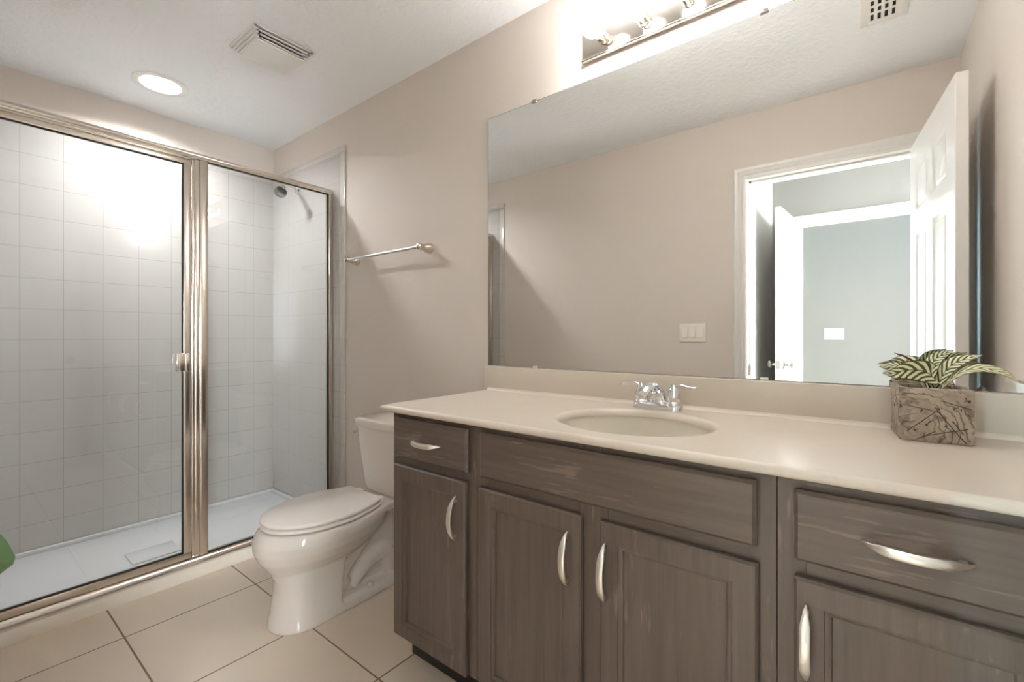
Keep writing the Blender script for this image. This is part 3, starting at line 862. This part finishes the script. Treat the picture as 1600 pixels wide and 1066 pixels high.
# ------------------------------------------------------------------ countertop and sink
CT = 0.905; CX0, CX1, CY0, CY1 = 2.005, XR-0.002, -0.562, -0.0015
SX, SY, SA, SB = 2.78, -0.31, 0.205, 0.178
def rect_ring(d, z, angs):
    x0, x1, y0, y1 = CX0-d, CX1+d*0, CY0-d, CY1
    out = []
    for a in angs:
        dx, dy = math.cos(a), math.sin(a); ts = []
        if dx > 1e-9: ts.append((x1-SX)/dx)
        if dx < -1e-9: ts.append((x0-SX)/dx)
        if dy > 1e-9: ts.append((y1-SY)/dy)
        if dy < -1e-9: ts.append((y0-SY)/dy)
        t = min(ts); out.append((SX+dx*t, SY+dy*t, z))
    return out
angs = sorted([2*PI*i/96 for i in range(96)] + [math.atan2(y-SY, x-SX) % (2*PI) for x in (CX0, CX1) for y in (CY0, CY1)])
def ell(a, b_, z): return [(SX+a*math.cos(t), SY+b_*math.sin(t), z) for t in angs]
# corner points slide with the inset so the edge stays square
rings = [ell(SA-0.004, SB-0.004, CT-0.0205), ell(SA-0.004, SB-0.004, CT-0.014), ell(SA-0.001, SB-0.001, CT-0.006), ell(SA+0.005, SB+0.005, CT-0.0015), ell(SA+0.013, SB+0.013, CT), ell(SA+0.018, SB+0.018, CT)]
for d, z in ((-0.014, CT), (-0.010, CT), (-0.004, CT-0.0015), (0.0, CT-0.007), (0.0, CT-0.012), (-0.003, CT-0.018), (-0.008, CT-0.0205)):
    rings.append(rect_ring(d, z, angs))
rings.append(rings[0])
bm = bmesh.new()
vr = [[bm.verts.new(p) for p in r] for r in rings[:-1]]
for a, b_ in zip(vr, vr[1:]+vr[:1]):
    for i in range(len(angs)):
        j = (i+1) % len(angs); bm.faces.new((a[i], a[j], b_[j], b_[i]))
top = obj('countertop', bm, COUNTER, None, 50)
tag(top, 'long cream countertop with backsplash over the dark cabinets', 'countertop')
bs = box(1.992, XR-0.002, -0.021, -0.0012, CT+0.0002, 1.0055, 0.003, 3)
bsp = tag(obj('backsplash', bs, COUNTER), 'low cream backsplash strip between counter and mirror', 'backsplash')
tag(obj('side_splash', box(XR-0.021, XR-0.0015, -0.545, -0.0345, CT+0.0002, 1.0055, 0.003, 3), COUNTER), 'short cream splash at the right end of the counter, seen in the mirror', 'backsplash')
cv = [(0.0, 0.0)]
pc = [(-0.0205, CT+0.0002), (-0.033, CT+0.0003), (-0.027, CT+0.002), (-0.0225, CT+0.006), (-0.0207, CT+0.012)]
obj('cove', loft([[(x, y, z) for y, z in pc] for x in (2.012, XR-0.025)]), COUNTER, bsp)
# basin under the opening
sk = thing('sink', 'oval biscuit undermount basin set in the cream counter', 'sink', (SX, SY, CT-0.0212))
rg = []
for s, z in ((1.085, 0.0), (1.0, -0.0002), (0.985, -0.02), (0.95, -0.06), (0.87, -0.10), (0.70, -0.128), (0.42, -0.142), (0.12, -0.146)):
    rg.append([(SA*s*math.cos(2*PI*i/64), SB*s*math.sin(2*PI*i/64), z) for i in range(64)])
for s, z in ((0.12, -0.155), (0.46, -0.152), (0.76, -0.136), (0.93, -0.106), (1.01, -0.062), (1.045, -0.02), (1.085, -0.008)):
    rg.append([(SA*s*math.cos(2*PI*i/64), SB*s*math.sin(2*PI*i/64), z) for i in range(64)])
bm = bmesh.new(); vr = [[bm.verts.new(p) for p in r] for r in rg]
for a, b_ in zip(vr, vr[1:]+vr[:1]):
    for i in range(64):
        j = (i+1) % 64; bm.faces.new((a[i], a[j], b_[j], b_[i]))
obj('basin', bm, SINKM, sk, 60)
obj('drain', lathe([(0.0225, -0.1465), (0.024, -0.1445), (0.020, -0.1435), (0.017, -0.1465), (0.015, -0.145), (0.002, -0.144)], (0, 0, 0), 'z', 24), CHROME, sk)

# ------------------------------------------------------------------ faucet
fx, fy = 2.766, -0.080
fa = thing('faucet', 'chrome centerset faucet with two lever handles behind the basin', 'faucet', (fx, fy, CT))
obj('base_plate', loft([rrect(-0.078+d, 0.078-d, -0.026+d, 0.026-d, 0.0255-d, z, 8) for z, d in ((0.0002, 0.0), (0.010, 0.0005), (0.017, 0.003), (0.020, 0.008))]), CHROME, fa, 50)
sp_pts = [(0, 0.006, 0.010), (0, 0.004, 0.036), (0, -0.012, 0.062), (0, -0.048, 0.077), (0, -0.090, 0.073), (0, -0.113, 0.060)]
obj('spout', tube(sp_pts, [0.0290, 0.0250, 0.0215, 0.0190, 0.0175, 0.0150], 22, (1, 0, 0), (0.62, 1.0)), CHROME, fa, 60)
for s in (-1, 1):
    hx = s*0.051
    hnd = obj('handle', lathe([(0.0235, 0.010), (0.0240, 0.014), (0.0240, 0.024), (0.0215, 0.027), (0.0185, 0.028), (0.0205, 0.036), (0.0190, 0.048), (0.0145, 0.064), (0.0120, 0.072), (0.0100, 0.079), (0.003, 0.082)], (hx, 0, 0), 'z', 28), CHROME, fa, 50)
    obj('lever', tube([(hx+s*0.002, 0, 0.071), (hx+s*0.020, -0.002, 0.079), (hx+s*0.042, -0.004, 0.075), (hx+s*0.060, -0.006, 0.073), (hx+s*0.068, -0.006, 0.0745)], [0.0085, 0.0066, 0.0066, 0.0078, 0.005], 14, (0, 0, 1), (1.25, 0.62)), CHROME, hnd, 60)
obj('lift_rod', lathe([(0.0025, 0.018), (0.0025, 0.062), (0.0050, 0.064), (0.0050, 0.072), (0.002, 0.074)], (0, 0.019, 0), 'z', 14), CHROME, fa)

# ------------------------------------------------------------------ plant on the counter
def leaf(path, widths, side, fold=0.25, n=10, curl=0.0):
    """ribbon leaf along a centre line; widths = half widths; side = rough sideways direction; UV 0..1"""
    c = spline(path, n); m = len(c)
    rr = [v.x for v in spline([Vector((w, 0, 0)) for w in widths], n)]
    bm = bmesh.new(); uv = bm.loops.layers.uv.new('UVMap'); K = 8; rows = []
    S0 = Vector(side)
    for i, p in enumerate(c):
        t = (c[min(i+1, m-1)]-c[max(i-1, 0)]).normalized()
        s = (S0-t*S0.dot(t)).normalized(); nrm = t.cross(s).normalized()
        if nrm.z < 0: nrm = -nrm
        row = []
        for k in range(K+1):
            q = k/K*2-1
            row.append((bm.verts.new(p+s*(q*rr[i])+nrm*(rr[i]*fold*(abs(q)**1.4)-curl*rr[i]*q*q)), i/(m-1), k/K))
        rows.append(row)
    for a, b_ in zip(rows, rows[1:]):
        for k in range(K):
            vs4 = (a[k], a[k+1], b_[k+1], b_[k])
            try: f = bm.faces.new([x[0] for x in vs4])
            except ValueError: continue
            for lp, x in zip(f.loops, vs4): lp[uv].uv = (x[1], x[2])
    return bm
def leaf_obj(name, bm, mat, parent, off):
    bm.transform(Matrix.Translation(-Vector(off)))
    o = obj(name, bm, mat, parent, 180)
    sd = o.modifiers.new('thickness', 'SOLIDIFY'); sd.thickness = 0.0006; sd.offset = 0
    return o
PO = (3.391, -0.099, CT+0.0005)
pl = thing('potted_plant', 'striped green and cream plant in a square carved concrete pot on the counter', 'potted plant', PO, R(4.5))
hw, hd, hp_ = 0.060, 0.062, 0.115
def pr(x, y, z): return rrect(-x, x, -y, y, 0.004, z, 3)
rings = [pr(hw-0.002, hd-0.002, 0.0), pr(hw, hd, 0.003), pr(hw, hd, hp_-0.002), pr(hw-0.002, hd-0.002, hp_), pr(hw-0.010, hd-0.010, hp_), pr(hw-0.011, hd-0.011, hp_-0.003), pr(hw-0.011, hd-0.011, 0.085)]
obj('pot', loft(rings), POT, pl, 40)
obj('soil', box(-hw+0.0105, hw-0.0105, -hd+0.0105, hd-0.0105, 0.080, 0.092, 0.003), SOIL, pl)
inv = Matrix.Rotation(-R(4.5), 4, 'Z')
def pleaf(path, widths, side, mat=LEAF, **kw):
    bm = leaf(path, widths, side, **kw)
    bm.transform(inv @ Matrix.Translation(-Vector(PO)))
    o = obj('leaf', bm, mat, pl, 180)
    sd = o.modifiers.new('thickness', 'SOLIDIFY'); sd.thickness = 0.0006; sd.offset = 0
    return o
root = (3.395, -0.085, 1.000)
pleaf([(3.400, -0.090, 1.000), (3.398, -0.118, 1.035), (3.380, -0.137, 1.055), (3.352, -0.148, 1.058), (3.328, -0.152, 1.050), (3.308, -0.152, 1.049)], [0.003, 0.016, 0.024, 0.022, 0.012, 0.0006], (0.45, 0.40, -0.85), fold=0.15, curl=0.35)
pleaf([(3.392, -0.085, 1.000), (3.372, -0.080, 1.035), (3.350, -0.075, 1.056), (3.328, -0.070, 1.062), (3.304, -0.068, 1.060)], [0.003, 0.012, 0.015, 0.013, 0.0006], (0.2, 1.0, 0.5), fold=0.2)
pleaf([(3.393, -0.082, 1.000), (3.394, -0.077, 1.050), (3.401, -0.072, 1.076), (3.415, -0.068, 1.090), (3.434, -0.065, 1.101)], [0.003, 0.013, 0.014, 0.010, 0.0006], (0.8, -0.4, -0.5), fold=0.2)
pleaf([(3.400, -0.085, 1.000), (3.412, -0.085, 1.040), (3.428, -0.088, 1.068), (3.448, -0.090, 1.082), (3.475, -0.092, 1.092)], [0.003, 0.013, 0.015, 0.010, 0.0006], (0.5, -0.5, -0.7), fold=0.2)
pleaf([(3.405, -0.092, 1.000), (3.418, -0.096, 1.028), (3.440, -0.100, 1.053), (3.468, -0.104, 1.064), (3.494, -0.108, 1.060), (3.512, -0.111, 1.050), (3.525, -0.112, 1.037)], [0.003, 0.008, 0.012, 0.0125, 0.011, 0.007, 0.0006], (0.05, -0.75, -0.65), LEAFB, fold=0.15)
pleaf([(3.396, -0.078, 1.000), (3.388, -0.060, 1.040), (3.372, -0.048, 1.062), (3.352, -0.042, 1.066)], [0.003, 0.013, 0.013, 0.0006], (0.5, 0.3, -0.8), fold=0.2)
pleaf([(3.402, -0.080, 1.000), (3.416, -0.062, 1.038), (3.434, -0.050, 1.060), (3.452, -0.044, 1.066)], [0.003, 0.012, 0.012, 0.0006], (-0.5, 0.6, 0.3), fold=0.2)
st = tube([(3.396, -0.080, 1.000), (3.390, -0.072, 1.050), (3.371, -0.070, 1.069), (3.354, -0.069, 1.083), (3.337, -0.068, 1.089)], [0.002, 0.0022, 0.0028, 0.002, 0.0006], 8)
st.transform(inv @ Matrix.Translation(-Vector(PO)))
obj('bract', st, STEMM, pl)['label'] = 'thin reddish brown stem'

# ------------------------------------------------------------------ floor plant by the door casing: one leaf reaches into the frame
QO = (2.36, -1.413, 0.0)
fp = thing('floor_plant', 'green leaf of a floor plant at the lower left edge of the photo', 'potted plant', QO)
obj('pot', lathe([(0.042, 0.0), (0.046, 0.006), (0.052, 0.12), (0.055, 0.20), (0.056, 0.215), (0.050, 0.215), (0.048, 0.200)], (0, 0, 0), 'z', 28), POT2, fp)
obj('soil', lathe([(0.0485, 0.190), (0.0485, 0.200), (0.002, 0.204)], (0, 0, 0), 'z', 24), SOIL, fp)
def fleaf(path, widths, side, **kw):
    o = obj('leaf', leaf(path, widths, side, **kw), GREEN, fp, 180)
    sd = o.modifiers.new('thickness', 'SOLIDIFY'); sd.thickness = 0.0008; sd.offset = 0
for i, (dx, dy, hh) in enumerate(((-0.05, -0.03, 0.46), (0.05, 0.02, 0.50), (-0.02, 0.03, 0.42), (0.03, -0.05, 0.55))):
    obj('stem', tube([(0, 0, 0.20), (dx*0.4, dy*0.4, 0.20+(hh-0.2)*0.6), (dx, dy, hh)], [0.004, 0.003, 0.002], 8), GREEN, fp)
    fleaf([(dx, dy, hh), (dx*1.4, dy*1.3, hh+0.02), (dx*2.0, dy*1.5, hh+0.02), (dx*2.6, dy*1.6, hh-0.01)], [0.002, 0.028, 0.026, 0.0006], (dy, -dx, 0.0), fold=0.2)
obj('stem', tube([(0, -0.01, 0.20), (-0.005, -0.03, 0.50), (-0.006, -0.055, 0.76), (-0.006, -0.060, 0.815)], [0.004, 0.0035, 0.003, 0.002], 8), GREEN, fp)
fleaf([(-0.006, -0.062, 0.812), (-0.004, -0.045, 0.826), (-0.002, -0.025, 0.832), (0.0, -0.008, 0.829), (0.001, 0.0085, 0.826)], [0.004, 0.030, 0.036, 0.033, 0.006], (0.35, 0.05, 1.0), fold=0.3)
